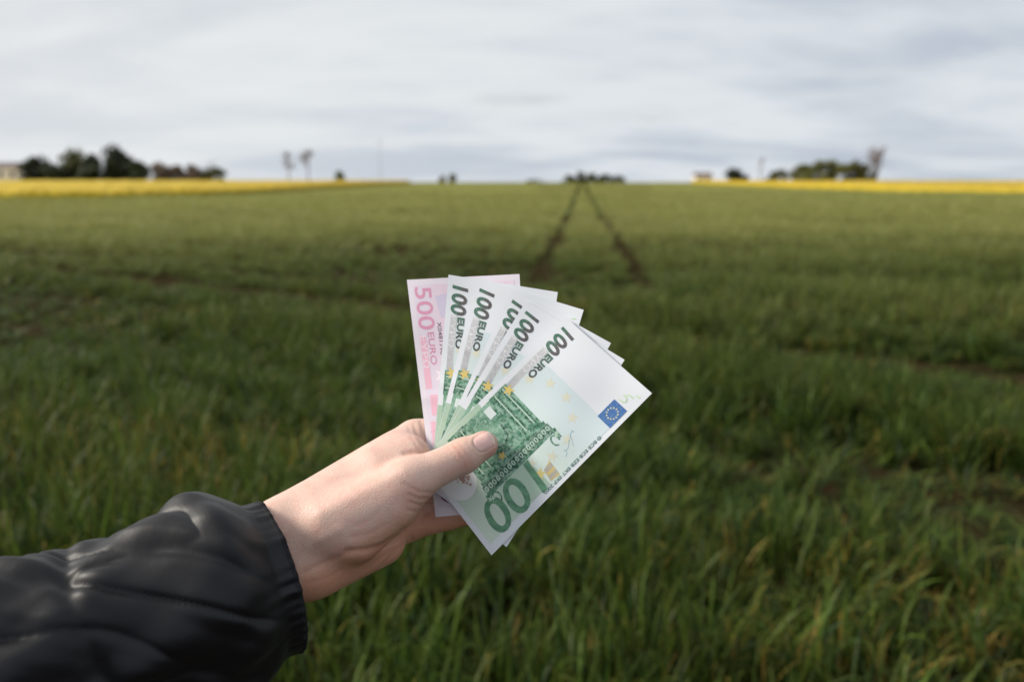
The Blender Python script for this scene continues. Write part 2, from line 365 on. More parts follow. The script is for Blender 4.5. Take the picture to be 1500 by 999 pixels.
for i, (px, top, w, d, c1, c2, lab) in enumerate([
    (-6, 234, 34, 318, DK1, DK2, 'dark tree cut by the left picture edge beside the white house'),
    (66, 230, 50, 300, DK1, DK2, 'dark round tree just right of the white house'),
    (92, 241, 52, 296, DK1, DK2, 'low dark bushy tree in the dip of the left tree row'),
    (122, 223, 46, 306, OL1, OL2, 'olive tree with ragged top left of the tallest dark tree'),
    (152, 231, 58, 298, DK1, DK2, 'broad dark tree in the middle of the left tree row'),
    (186, 219, 56, 302, DK1, DK2, 'tallest broad dark tree of the left tree row'),
    (210, 237, 36, 297, DK1, DK2, 'dark tree ending the left tree row on its right'),
    (320, 247, 46, 300, DK1, OL2, 'green bushy tree alone under bare twigs right of the brown shrubs')]):
    leafy_tree('leafy_tree', px, top, w, d, c1, c2, lab, GL, i)
for i, (px, top, w, lab) in enumerate([(246, 241, 32, 'brownish leafless shrub next to the dark left tree row'), (268, 245, 30, 'brownish leafless shrub between two others at the rape field'), (290, 242, 34, 'rightmost of the three brownish shrubs at the left rape field')]):
    leafy_tree('brown_shrub', px, top, w, 301, BR1, BR2, lab, 'brown shrubs', 20 + i, cat='shrub')
bare_tree('bare_tree', 240, 226, 20, 306, 'thin bare tree rising above the brown shrubs', 'bare trees', 1)
bare_tree('bare_tree', 317, 229, 30, 304, 'bare tree rising above the lone green bushy tree', 'bare trees', 2)
bare_tree('bare_tree', 429, 221, 30, 300, 'left one of the paired slender trees above the rape field', 'bare trees', 3, buds=(0.12, 0.09, 0.05))
bare_tree('bare_tree', 457, 216, 30, 298, 'right and taller one of the paired slender trees above the rape', 'bare trees', 4, buds=(0.12, 0.09, 0.05))
leafy_tree('small_bush', 502, 252, 14, 300, OL1, OL2, 'small olive bush alone at the end of the left rape field', None, 31, cat='bush')
leafy_tree('small_bush', 649, 258, 9, 310, BR1, OL2, 'tiny brownish bush on the horizon beside a greener one', None, 32, cat='bush')
leafy_tree('small_bush', 664, 255, 10, 310, OL1, OL2, 'tiny green bush on the horizon left of the tramlines', None, 33, cat='bush')
leafy_tree('small_bush', 785, 263, 34, 316, DK1, OL2, 'low flat bush on the horizon just left of the hedge', None, 34, cat='bush')
for i, (px, top, w) in enumerate([(833, 257, 30), (850, 253, 30), (868, 254, 32), (886, 256, 32), (904, 258, 28)]):
    leafy_tree('hedge_shrub', px, top, w, 314, DK1, OL2, ['leftmost shrub of the hedge where the tramlines end', 'tallest shrub of the hedge above the left tramline', 'middle shrub of the hedge above the tramlines', 'shrub right of the middle of the horizon hedge', 'rightmost shrub of the hedge where the tramlines end'][i], 'hedge shrubs at the end of the tramlines', 40 + i, cat='shrub')
leafy_tree('dark_bush', 1070, 248, 44, 300, (0.010, 0.013, 0.009), DK2, 'nearly black bush beside the small white building', None, 50, cat='bush')
for i, (px, top, w) in enumerate([(1135, 250, 46), (1165, 242, 58), (1203, 236, 66), (1242, 238, 50)]):
    leafy_tree('olive_tree', px, top, w, 302, OL1, (0.17, 0.16, 0.045), ['lowest olive tree next to the black bush', 'second olive tree from the black bush', 'broadest olive tree behind the right rape field', 'olive tree beside the leaning bare tree'][i], 'olive trees behind the right rape field', 60 + i)
bare_tree('bare_tree', 1107, 228, 14, 304, 'very thin bare tree just right of the black bush', 'bare trees', 6, spread=0.2)
bare_tree('bare_tree', 1240, 228, 30, 304, 'bare tree standing up behind the olive trees', 'bare trees', 7)
bare_tree('bare_tree', 1272, 209, 46, 300, 'tall many-stemmed bare tree at the right end of olive trees', 'bare trees', 8, stems=4)

def box(V, F, a, b_):
    s = len(V); (x0, y0, z0), (x1, y1, z1) = a, b_
    V += [(x0, y0, z0), (x1, y0, z0), (x1, y1, z0), (x0, y1, z0), (x0, y0, z1), (x1, y0, z1), (x1, y1, z1), (x0, y1, z1)]
    F += [tuple(s + i for i in f) for f in ((0, 3, 2, 1), (4, 5, 6, 7), (0, 1, 5, 4), (1, 2, 6, 5), (2, 3, 7, 6), (3, 0, 4, 7))]
M_WALL = noisy('white_render', (0.72, 0.70, 0.74), (0.78, 0.76, 0.78), 0.6); M_ROOF = noisy('roof_tiles', (0.13, 0.11, 0.12), (0.2, 0.16, 0.16), 2.0)
M_GLASS, _, _ = material('window_glass', (0.03, 0.035, 0.045), 0.1)
def house(px, d, w, h, roof_h, label):
    P = far_pt(px, d); root = empty('house', P); tag(root, label, 'house'); dep = w * 0.8
    V = []; F = []; box(V, F, (-w / 2, 0, -0.3), (w / 2, dep, h)); mesh_obj('wall', np.array(V) + P, F, M_WALL, root, origin=P)
    o = 0.35; V = [(-w / 2 - o, -o, h + .004), (w / 2 + o, -o, h + .004), (w / 2 + o, dep + o, h + .004), (-w / 2 - o, dep + o, h + .004), (-w / 2 - o, dep / 2, h + roof_h), (w / 2 + o, dep / 2, h + roof_h)]
    mesh_obj('roof', np.array(V) + P, [(0, 1, 5, 4), (2, 3, 4, 5), (0, 4, 3), (1, 2, 5), (0, 3, 2, 1)], M_ROOF, root, origin=P)
    for sx in (-0.25, 0.25):
        V = []; F = []; box(V, F, (sx * w - w * .08, -0.05, h * .4), (sx * w + w * .08, 0.05, h * .78)); mesh_obj('window', np.array(V) + P, F, M_GLASS, root, origin=P)
house(23, 312, 8.4, 5.2, 2.2, 'white house with dark roof among trees at the left edge')
house(1026, 316, 6.0, 2.6, 1.2, 'small white building left of the black bush')
V = []; F = []; P = far_pt(561, 318); tube(V, F, [(0, 0, -0.2), (0, 0, 8), (0, 0, 15.5)], [0.09, 0.07, 0.04], 6); box(V, F, (-0.7, -0.05, 14.2), (0.7, 0.05, 14.35))
tag(mesh_obj('utility_pole', np.array(V) + P, F, M_TWIG, origin=P), 'faint thin pole on the horizon left of the tramlines', 'pole')

# ------------------------------------------------------------------ banknotes
def note_depth(px, py): return 560 - 0.166 * ((px - 700) * 0.95 + (py - 640) * 0.30)
m_paper, nt_, b = material('banknote_paper', (0.8, 0.8, 0.8), 0.62, 0.3)
at = nd(nt_, 'ShaderNodeAttribute', attribute_name='tint'); tcx = nd(nt_, 'ShaderNodeTexCoord')
f1 = noise(nt_, tcx.outputs['Object'], 900, 3, 0.6); f2 = noise(nt_, tcx.outputs['Object'], 60, 4, 0.6)
lk(nt_, mixc(nt_, 0.10, at.outputs['Color'], mixc(nt_, f2, (0.45, 0.47, 0.5), (1, 1, 1)), 'MULTIPLY'), b.inputs['Base Color'])
bp = nd(nt_, 'ShaderNodeBump'); bp.inputs['Strength'].default_value = 0.12; bp.inputs['Distance'].default_value = 0.0005
lk(nt_, mathn(nt_, 'ADD', mathn(nt_, 'MULTIPLY', f1, 0.2), f2), bp.inputs['Height']); lk(nt_, bp.outputs[0], b.inputs['Normal'])
m_ink, nt_, b = material('printing_ink', (0.1, 0.3, 0.2), 0.6, 0.3)
at = nd(nt_, 'ShaderNodeAttribute', attribute_name='tint'); tcx = nd(nt_, 'ShaderNodeTexCoord')
f1 = noise(nt_, tcx.outputs['Object'], 1500, 3, 0.7)
lk(nt_, mixc(nt_, smooth(nt_, f1, 0.3, 0.75), at.outputs['Color'], mixc(nt_, 0.22, at.outputs['Color'], (0.75, 0.8, 0.78)), 'MIX'), b.inputs['Base Color'])
# engraved ink: fine lines let the paper through
m_engr, nt_, b = material('engraved_ink', (0.1, 0.3, 0.2), 0.6, 0.3)
at = nd(nt_, 'ShaderNodeAttribute', attribute_name='tint'); tcx = nd(nt_, 'ShaderNodeTexCoord')
f1 = noise(nt_, tcx.outputs['Object'], 420, 5, 0.75, 0.6)
lk(nt_, mixc(nt_, mathn(nt_, 'MULTIPLY', smooth(nt_, f1, 0.42, 0.62), 0.6), at.outputs['Color'], (0.42, 0.58, 0.50)), b.inputs['Base Color'])

class Note:
    def __init__(s, corners, layer, size, seed, label, curl=0.0):
        s.c = [np.array(c, float) for c in corners]; s.layer = layer; s.w, s.h = size; s.curl = curl; s.seed = seed; s.level = 0
        s.root = empty('banknote', arm_to_world(s.at(s.w / 2, s.h / 2, 0))); tag(s.root, label, 'banknote', 'banknotes fanned in the hand')
    def at(s, x, y, h):
        u = np.asarray(x, float) / s.w; v = np.asarray(y, float) / s.h
        TL, TR, BR, BL = s.c
        p = (TL * ((1 - u) * (1 - v))[..., None] + TR * (u * (1 - v))[..., None] + BR * (u * v)[..., None] + BL * ((1 - u) * v)[..., None])
        px, py = p[..., 0], p[..., 1]
        bow = 2.2 * np.sin((px - 640) * 0.011) * np.cos((py - 420) * 0.008) + 0.5 * np.sin(px * 0.045 + py * 0.02) + 0.35 * np.sin(py * 0.06 - px * 0.018)
        away = np.hypot(px - 650, py - 670) / 330
        d = note_depth(px, py) + bow + s.layer * (0.75 + 0.9 * away) - 0.45 * np.exp(-((v - 0.5) * s.h / 3.6) ** 2) + s.curl * (u - 0.5) ** 2 * 4 * away - np.asarray(h, float)
        return np.stack([(px - 750) / FPX * d, (499.5 - py) / FPX * d, d], -1)
    def add(s, name, pts2, faces, cols, mat, h=None):
        pts2 = np.asarray(pts2, float); hh = (0.10 + 0.03 * s.level) if h is None else h
        P = arm_to_world(s.at(pts2[:, 0], pts2[:, 1], np.full(len(pts2), hh)))
        o = mesh_obj(name, P, faces, mat, s.root, True, origin=np.array(s.root.location)); cols = np.asarray(cols, float)
        if cols.ndim == 1: cols = np.tile(cols, (len(pts2), 1))
        set_col(o.data, cols); return o
    def sheet(s, tint):
        nx, ny = 34, 90; gx, gy = np.meshgrid(np.linspace(0, s.w, nx), np.linspace(0, s.h, ny), indexing='ij')
        x, y = gx.ravel(), gy.ravel(); f = grid_faces(nx, ny); N = nx * ny
        A = s.at(x, y, np.zeros(N)); Bk = s.at(x, y, np.full(N, -0.11)); F = [tuple(q) for q in f] + [tuple(q[::-1] + N) for q in f]
        rim = [i * ny for i in range(nx)] + [(nx - 1) * ny + j for j in range(1, ny)] + [i * ny + ny - 1 for i in range(nx - 2, -1, -1)] + [j for j in range(ny - 2, 0, -1)]
        M_ = len(rim)
        for i in range(M_): j = (i + 1) % M_; F.append((2 * N + i, 2 * N + M_ + i, 2 * N + M_ + j, 2 * N + j))
        o = mesh_obj('paper', arm_to_world(np.concatenate([A, Bk, A[rim], Bk[rim]])), F, m_paper, s.root, True, origin=np.array(s.root.location))
        set_col(o.data, np.tile(np.array(tint), (2 * N + 2 * M_, 1))); return o
    def bm_add(s, name, bm, colf, mat=None):
        # cut large faces so that they follow the bend of the paper
        for ax, ext in ((0, s.w), (1, s.h)):
            for q in np.arange(2.0, ext, 2.0):
                g = bm.verts[:] + bm.edges[:] + bm.faces[:]; no = (1, 0, 0) if ax == 0 else (0, 1, 0); co = (q, 0, 0) if ax == 0 else (0, q, 0)
                bmesh.ops.bisect_plane(bm, geom=g, plane_co=co, plane_no=no, dist=1e-5)
        bm.verts.index_update(); pts = np.array([v.co[:2] for v in bm.verts]); fc = [[v.index for v in f.verts] for f in bm.faces]; bm.free()
        cols = np.array([colf(x, y) for x, y in pts]) if callable(colf) else colf
        return s.add(name, pts, fc, cols, mat or m_ink)
    def poly(s, name, polys, colf, mat=None):
        bm = bmesh.new()
        for p in polys:
            try: bm.faces.new([bm.verts.new((x, y, 0)) for x, y in p])
            except ValueError: pass
        bmesh.ops.triangulate(bm, faces=bm.faces[:])
        return s.bm_add(name, bm, colf, mat)
    def text(s, name, body, x, y, size, colf, length=None, shear=0.0, bold=0.0, mat=None, xs=1.0):
        # lettering reads down the note, tops of the letters to the right; x = baseline, y = start
        cu = bpy.data.curves.new('lettering', 'FONT'); cu.body = body; cu.size = 1.0; cu.shear = shear; cu.offset = bold; cu.resolution_u = 4
        ob = bpy.data.objects.new('lettering', cu); COL.objects.link(ob)
        dg = bpy.context.evaluated_depsgraph_get(); me = bpy.data.meshes.new_from_object(ob.evaluated_get(dg)); bpy.data.objects.remove(ob); bpy.data.curves.remove(cu)
        bm = bmesh.new(); bm.from_mesh(me); bpy.data.meshes.remove(me)
        if not bm.verts: bm.free(); return
        X0 = min(v.co.x for v in bm.verts); X1 = max(v.co.x for v in bm.verts); Y0 = min(v.co.y for v in bm.verts); Y1 = max(v.co.y for v in bm.verts)
        kx = (length / (X1 - X0)) if length else size / (Y1 - Y0); ky = size / (Y1 - Y0)
        for v in bm.verts: v.co = ((x + (v.co.y - Y0) * ky), (y + (v.co.x - X0) * kx), 0)
        return s.bm_add(name, bm, colf, mat)
def star(cx, cy, r, rot=0.0):
    return [(cx + (r if k % 2 == 0 else r * 0.42) * math.cos(rot + k * math.pi / 5), cy + (r if k % 2 == 0 else r * 0.42) * math.sin(rot + k * math.pi / 5)) for k in range(10)]
def ring(cx, cy, rx, ry, t, n=28, a0=0, a1=2 * math.pi):
    P = []
    for k in range(n):
        a = a0 + (a1 - a0) * k / n; b_ = a0 + (a1 - a0) * (k + 1) / n
        P.append([(cx + rx * math.cos(a), cy + ry * math.sin(a)), (cx + rx * math.cos(b_), cy + ry * math.sin(b_)), (cx + (rx - t) * math.cos(b_), cy + (ry - t) * math.sin(b_)), (cx + (rx - t) * math.cos(a), cy + (ry - t) * math.sin(a))])
    return P
def rect(x0, y0, x1, y1): return [(x0, y0), (x1, y0), (x1, y1), (x0, y1)]
def stroke(pts, w):
    P = []
    for (a, c) in zip(pts[:-1], pts[1:]):
        dx, dy = c[0] - a[0], c[1] - a[1]; L = math.hypot(dx, dy) or 1; nx, ny = -dy / L * w / 2, dx / L * w / 2
        P.append([(a[0] + nx, a[1] + ny), (c[0] + nx, c[1] + ny), (c[0] - nx, c[1] - ny), (a[0] - nx, a[1] - ny)])
    return P
def mixl(a, b_, t): return np.array(a) * (1 - t) + np.array(b_) * t
PAPER = (0.71, 0.74, 0.79)
GREEN = (0.035, 0.17, 0.085); DGREEN = (0.012, 0.085, 0.05); LGREEN = (0.47, 0.66, 0.50); GOLD = (0.62, 0.46, 0.10)

def hundred(corners, layer, label, seed, front=False, curl=0.0):
    N = Note(corners, layer, (82, 147), seed, label, curl); N.sheet(PAPER)
    N.level = 0
    def pale(x, y): return mixl((0.56, 0.65, 0.70), (0.58, 0.69, 0.65), sstep(34, 90, y))
    N.poly('printed_tint', [rect(4, 34, 78, 88)], pale)
    def lg(x, y): return mixl((0.33, 0.48, 0.36), (0.56, 0.67, 0.58), float(sstep(88, 143, y)) * 0.8 + float(sstep(30, 70, x)) * 0.15)
    N.poly('printed_green_field', [rect(0.2, 88, 76, 143)], lg)
    N.level = 1
    # grey lined band beside the left margin
    N.poly('printed_band', [rect(4.2, 26.5, 9.2, 50)] + [[(4.2 + 0.06 * k, 50 + k), (9.2 + 0.004 * k * k, 50 + k), (9.2 + 0.004 * (k + 1) ** 2, 51 + k), (4.2 + 0.06 * (k + 1), 51 + k)] for k in range(0, 22)],
           lambda x, y: mixl((0.50, 0.50, 0.53), (0.36, 0.36, 0.40), float(sstep(50, 72, y))))
    N.poly('printed_band_lines', [rect(4.4, y, 9.0 + 0.004 * max(0, y - 50) ** 2, y + 0.28) for y in np.arange(50, 72, 0.85)], (0.26, 0.26, 0.30))
    # stars in a circle
    for k in range(12):
        a = R(30 * k + 12); cx, cy = 35 + 29 * math.cos(a), 69 + 29 * math.sin(a)
        if cx < 12: continue
        f = 0.22
        N.poly('printed_star', [star(cx, cy, 4.4, 0.3)], tuple(mixl((0.62, 0.66, 0.60), GOLD, f)))
    N.level = 2
    # the gateway: columns, arch, entablature with a row of ovals, standing on the left edge
    g1 = []; g2 = []; g3 = []
    for y0 in (66, 73.5, 108, 115): g1 += [rect(5, y0, 38, y0 + 5)]; g2 += [rect(5, y0 + 0.7, 38, y0 + 1.5), rect(5, y0 + 3.3, 38, y0 + 3.9)]; g3 += [rect(5, y0 + 1.9, 38, y0 + 2.7)]
    g1 += [rect(3.6, 64, 9, 80.5), rect(3.6, 106.5, 9, 122), rect(36, 64.5, 41, 81), rect(36, 106.5, 41, 121.5)]
    g1 += [rect(41, 63, 44, 123)]; g2 += [rect(44.2, 62, 50, 124)]; g1 += [rect(50, 60.5, 52.2, 126)]
    g1 += ring(22, 93.5, 17, 13, 4.2, 26, -math.pi / 2, math.pi / 2); g2 += ring(22, 93.5, 12.4, 8.6, 1.6, 26, -math.pi / 2, math.pi / 2)
    g1 += [rect(9, 80.6, 22, 84.5), rect(9, 102.5, 22, 106.4)]
    g3 += [q for y in np.arange(64.5, 123, 3.6) for q in ring(47.1, y, 2.0, 1.3, 0.7, 10)]
    g3 += [star(54.5 + 0.8 * math.sin(y), y, 1.9, y) for y in (62, 63.5, 122.5, 124.5)]; g1 += ring(57, 66, 4.5, 3.2, 1.2, 14, 0, 5.2) + ring(56, 120, 4.5, 3.2, 1.2, 14, 1, 6.2) + [rect(52.3, 61, 58, 64), rect(52.3, 121.5, 57, 125)]
    N.level = 1.5
    N.poly('printed_gateway_wall', [rect(4.2, 64.3, 43.8, 122)], lambda x, y: mixl((0.06, 0.19, 0.12), (0.19, 0.36, 0.26), 0.5 + 0.5 * math.sin(x * 0.35 + y * 0.21)), m_engr)
    N.level = 2
    gw = N.poly('printed_gateway', g1, lambda x, y: mixl(DGREEN, (0.06, 0.22, 0.12), 0.5 + 0.5 * math.sin(x * 1.3 + y * 0.4)), m_engr)
    N.level = 3
    N.poly('printed_doorway', [rect(7, 83, 14.5, 89)], (0.62, 0.70, 0.70))
    gs = N.poly('printed_gateway_shading', g2, (0.008, 0.06, 0.036), m_engr); gs.parent = gw; gs.location = (0, 0, 0)
    N.level = 4
    gs = N.poly('printed_gateway_lights', g3, (0.45, 0.62, 0.50), m_engr); gs.parent = gw; gs.location = (0, 0, 0)
    for (x, y, r) in ((8.6, 65.5, 4.6), (38, 99.6, 3.6)): N.poly('printed_star', [star(x, y, r, 0.5)], GOLD)
    N.level = 3
    dk = lambda x, y: mixl((0.004, 0.10, 0.055), (0.035, 0.022, 0.030), float(sstep(6.5, 12.5, x)))
    N.text('printed_numeral', '100', 3.6, 6.2, 12.0, dk, length=20, shear=0.12, bold=0.03)
    N.text('printed_word', 'EURO', 9.6, 27.4, 5.4, lambda x, y: mixl((0.010, 0.09, 0.05), (0.02, 0.02, 0.025), float(sstep(28, 44, y))), length=21, bold=0.04)
    N.text('printed_greek_word', '\u0395\u03a5\u03a1\u03a9', 4.5, 27.0, 4.3, (0.70, 0.71, 0.74), length=21, bold=-0.004)
    # big numeral
    N.text('printed_large_numeral', '100', 52.5, 88.5, 25, lambda x, y: mixl((0.03, 0.16, 0.075), (0.075, 0.26, 0.13), 0.5 + 0.5 * math.sin(y * 0.9 + x * 0.5)), length=47, shear=0.1, bold=0.014)
    N.level = 4
    # flag with twelve stars
    fo = N.poly('flag', [rect(66, 19.3, 78.2, 35)], (0.001, 0.105, 0.36))
    N.level = 5
    fs = N.poly('flag_stars', [star(72.1 + 3.9 * math.cos(R(30 * k)), 27.1 + 3.9 * math.sin(R(30 * k)), 0.85) for k in range(12)], (0.72, 0.66, 0.36)); fs.parent = fo; fs.location = (0, 0, 0)
    N.level = 2
    N.text('printed_bank_initials', '\u00a9 BCE ECB EZB EKT EKP 2002', 76.6, 43, 2.5, (0.02, 0.12, 0.09), length=52, bold=0.02)
    lt = (0.50, 0.68, 0.40)
    N.poly('printed_register_mark', stroke([(75, 8), (78.5, 7.4)], 0.8) + stroke([(70, 11.5), (72.5, 10.5), (75, 10.8)], 0.8) + stroke([(68.2, 17.2), (71.2, 17.0), (73, 15.8), (72.8, 14.2), (71, 13.2), (68.4, 13.0)], 0.8), lt)
    sg = [(60 + 9 * t + 1.2 * math.sin(t * 21), 52 + 17 * t + 1.5 * math.cos(t * 17)) for t in np.linspace(0, 1, 40)]
    N.poly('printed_signature', stroke(sg, 0.35) + stroke([(61, 56), (69, 60)], 0.3), (0.25, 0.42, 0.52))
    N.poly('printed_hologram', [[(64, 78), (76, 79), (75, 86.5), (66, 85)]], lambda x, y: mixl((0.30, 0.31, 0.36), GOLD, 0.5 + 0.5 * math.sin(x * 1.1)))
    N.poly('printed_star', [star(66, 88.5, 4.6, 0.2)], (0.66, 0.54, 0.18))
    # white oval with a copper emblem near the lower margin
    N.level = 1
    N.poly('printed_oval', [[(26 + 17 * math.cos(a), 133 + 13 * math.sin(a)) for a in np.linspace(0, 6.283, 40)[:-1] ]], (0.76, 0.78, 0.80))
    N.level = 2
    rg = np.random.default_rng(7)
    N.poly('printed_emblem', [star(29 + rg.normal(0, 3.4), 131 + rg.normal(0, 2.6), rg.uniform(0.8, 2.0), rg.uniform(0, 6)) for k in range(34)], (0.46, 0.27, 0.22))
    return N
def five_hundred(corners, layer, label):
    N = Note(corners, layer, (82, 160), 9, label); N.sheet((0.74, 0.69, 0.76))
    pk = (0.62, 0.22, 0.36); N.level = 0
    N.poly('printed_tint', [rect(4, 4, 78, 154)], lambda x, y: mixl((0.72, 0.56, 0.67), (0.69, 0.61, 0.73), 0.5 + 0.5 * math.sin(x * 0.16 + 0.4)))
    N.level = 1
    N.poly('printed_tint_lines', [[(40 + k * 2.2, 5), (40.4 + k * 2.2, 5), (38.4 + k * 2.2, 16), (38 + k * 2.2, 16)] for k in range(16)], (0.68, 0.45, 0.62))
    N.poly('printed_band', [rect(4.6, 38, 9.6, 74), rect(7, 78, 13, 92), rect(5.2, 96, 11.5, 112)], (0.78, 0.42, 0.54))
    N.poly('printed_shield', [[(19, 12), (30, 10), (29, 26), (22, 27)]], (0.58, 0.52, 0.68))
    N.poly('printed_star', [star(18, 66, 6.0, 0.2)], (0.84, 0.74, 0.82)); N.poly('printed_star', [star(24, 22, 3.0, 0.2)], (0.80, 0.76, 0.85))
    N.level = 2
    N.text('printed_numeral', '500', 4.6, 5.2, 12.2, (0.66, 0.25, 0.40), length=29, bold=0.010)
    N.text('printed_word', 'EURO', 10.6, 36, 4.8, pk, length=22, bold=0.01)
    N.text('printed_greek_word', '\u0395\u03a5\u03a1\u03a9', 4.9, 38, 4.5, (0.82, 0.66, 0.76), length=22, bold=0.01)
    N.text('printed_serial_number', 'X0481796', 18.6, 29.5, 3.0, (0.05, 0.02, 0.04), length=22, bold=0.008)
    rg = np.random.default_rng(3)
    N.poly('printed_dots', [star(9 + rg.normal(0, 2), 104 + rg.normal(0, 5), 0.5) for k in range(16)], (0.62, 0.22, 0.40))
    N.text('printed_large_numeral', '500', 6, 110, 24, (0.22, 0.015, 0.20), length=42, bold=0.01)
    return N
five_hundred([(596, 410), (761, 401.5), (779, 745), (638, 757)], 5, 'pink 500 note at the back of the fan, leftmost')
hundred([(657, 402.5), (817, 428), (773, 742), (630, 720)], 4, 'green 100 note directly in front of the pink one', 1)
hundred([(699, 407), (855, 454), (763, 756), (622, 712)], 3, 'green 100 note second behind the pink one, fully readable numeral', 2)
hundred([(750, 423), (895, 502.5), (742, 784), (618, 706)], 2, 'green 100 note whose numeral is half covered by the next', 3)
hundred([(771, 440), (915, 527), (742, 801), (612, 700)], 1, 'green 100 note right behind the front one, lower corner peeking out', 4)
hundred([(828, 464), (955, 576), (720, 813), (614, 676)], 0, 'front green 100 note fully visible under the thumb', 5, True)

# ------------------------------------------------------------------ the hand: one continuous skin built as a blended distance field
NV = np.array([-0.826, -0.227, -0.516])          # from the wrist back up the forearm (right, up, forward)
WR = pm(418, 773, 530); WU = pm(441, 834, 528)
def rc(a, b_, r1, r2): return ('c', np.asarray(a, float), np.asarray(b_, float), r1, r2)
PRIMS = []            # (primitive, blend mm)
def add(p, k): PRIMS.append((p, k))
IM, MM, RM, PM_ = pm(608, 644, 590), pm(620, 684, 597), pm(615, 727, 598), pm(596, 769, 592)
add(rc(WR + NV * 120 + np.array([0, -16, 0]), WR, 21, 17.5), 0); add(rc(WU + NV * 120, WU, 22, 16), 14)
add(rc(WR, IM, 17.0, 13.8), 14); add(rc((WR + WU) / 2, MM, 17, 12.5), 14); add(rc((WR * .35 + WU * .65), RM, 16.5, 12), 14); add(rc(WU, PM_, 16, 11.2), 12)
# thumb metacarpal, thenar mass and web
TC, TM, TI, TT = pm(482, 766, 524), pm(598, 706, 531), pm(678, 668, 541.5), pm(709, 651.5, 546.5)
add(rc(TC, TM, 17.5, 14.0), 12); add(rc(pm(520, 778, 530), pm(575, 742, 530), 19.5, 15.5), 10)
add(rc(pm(470, 748, 540), pm(588, 672, 566), 17.0, 16.0), 14); add(rc(pm(560, 690, 552), pm(606, 668, 556), 15, 10.5), 12)
add(rc(pm(470, 828, 538), pm(560, 795, 562), 16.0, 14), 14)          # heel of the palm on the little-finger side
add(rc(TM, TI, 13.0, 10.6), 8); add(rc(TI, TT, 10.6, 9.0), 5)
# fingers lying behind the notes
FING = [(IM, pm(700, 618, 593), pm(752, 606, 587), pm(790, 596, 579), (12.2, 9.8, 8.8, 7.6)),
        (MM, pm(712, 666, 594), pm(770, 655, 588), pm(808, 648, 580), (12.2, 9.8, 8.8, 7.6)),
        (RM, pm(700, 716, 594), pm(752, 702, 588), pm(788, 692, 580), (11.6, 9.2, 8.2, 7.2)),
        (PM_, pm(658, 758, 590), pm(698, 750, 586), pm(728, 740, 580), (10.6, 8.2, 7.4, 6.6))]
def sd_cone(P, c):
    _, a, b_, r1, r2 = c; ba = b_ - a; t = np.clip(((P - a) @ ba) / (ba @ ba), 0, 1)
    return np.linalg.norm(P - a - t[..., None] * ba, axis=-1) - (r1 + (r2 - r1) * t)
def smin(a, b_, k):
    if k <= 0: return np.minimum(a, b_)
    h = np.maximum(k - np.abs(a - b_), 0) / k; return np.minimum(a, b_) - h * h * k * 0.25
def hand_sdf(P):
    P = np.asarray(P, np.float32); d = None
    for c, k in PRIMS: q = sd_cone(P, c); d = q if d is None else smin(d, q, k)
    for j0, j1, j2, j3, r in FING:
        f = smin(smin(sd_cone(P, rc(j0, j1, r[0], r[1])), sd_cone(P, rc(j1, j2, r[1], r[2])), 2), sd_cone(P, rc(j2, j3, r[2], r[3])), 2)
        d = smin(d, f, 5)
    return d
def surface_nets(f, org, h):
    s = f < 0; nx, ny, nz = f.shape
    cnt = np.zeros((nx - 1, ny - 1, nz - 1), np.int8); acc = np.zeros((nx - 1, ny - 1, nz - 1, 3), np.float32); ne = np.zeros((nx - 1, ny - 1, nz - 1), np.float32)
    sl = lambda o, n: slice(o, n - 1 + o)
    cor = [(i, j, k) for i in (0, 1) for j in (0, 1) for k in (0, 1)]
    sub = {c: f[sl(c[0], nx), sl(c[1], ny), sl(c[2], nz)] for c in cor}
    for c in cor:
        for ax in range(3):
            if c[ax]: continue
            e = list(c); e[ax] = 1; a, b_ = sub[c], sub[tuple(e)]; x = (a < 0) != (b_ < 0)
            t = np.where(x, a / np.where(x, a - b_, 1), 0); ne += x
            for q in range(3): acc[..., q] += np.where(x, c[q] + (t if q == ax else 0), 0)
    act = ne > 0; ids = -np.ones(act.shape, np.int64); ids[act] = np.arange(act.sum())
    loc = acc[act] / ne[act][:, None]; V = (np.argwhere(act) + loc) * h + org
    F = []
    for ax in range(3):
        a = s[tuple(slice(0, -1) if q == ax else slice(None) for q in range(3))]; b_ = s[tuple(slice(1, None) if q == ax else slice(None) for q in range(3))]
        for flip, m_ in ((False, a & ~b_), (True, ~a & b_)):
            I = np.argwhere(m_); o1, o2 = [(1, 2), (2, 0), (0, 1)][ax]
            I = I[(I[:, o1] > 0) & (I[:, o2] > 0) & (I[:, o1] < f.shape[o1] - 1) & (I[:, o2] < f.shape[o2] - 1)]
            def g(d1, d2):
                J = I.copy(); J[:, o1] -= d1; J[:, o2] -= d2; return ids[J[:, 0], J[:, 1], J[:, 2]]
            q = np.stack([g(1, 1), g(0, 1), g(0, 0), g(1, 0)], 1); F.append(q[:, ::-1] if flip else q)
    return V, np.concatenate(F)
H = 1.15
allp = np.array([p for c, _ in PRIMS for p in (c[1], c[2])] + [p for f in FING for p in f[:4]])
lo = allp.min(0) - 28; hi = allp.max(0) + 28
ax_ = [np.arange(lo[i], hi[i], H, dtype=np.float32) for i in range(3)]
field = np.empty([len(a) for a in ax_], np.float32)
for i, xv in enumerate(ax_[0]):
    g = np.stack(np.meshgrid([xv], ax_[1], ax_[2], indexing='ij'), -1); field[i] = hand_sdf(g)[0]
HV, HF = surface_nets(field, lo.astype(np.float32), H)
def normals(V, F):
    n = np.cross(V[F[:, 2]] - V[F[:, 0]], V[F[:, 3]] - V[F[:, 1]]); N = np.zeros_like(V)
    for k in range(4): np.add.at(N, F[:, k], n)
    return N / np.maximum(np.linalg.norm(N, axis=1), 1e-9)[:, None]
HN = normals(HV, HF)
g0 = hand_sdf(HV[:2000] + HN[:2000] * 0.8)
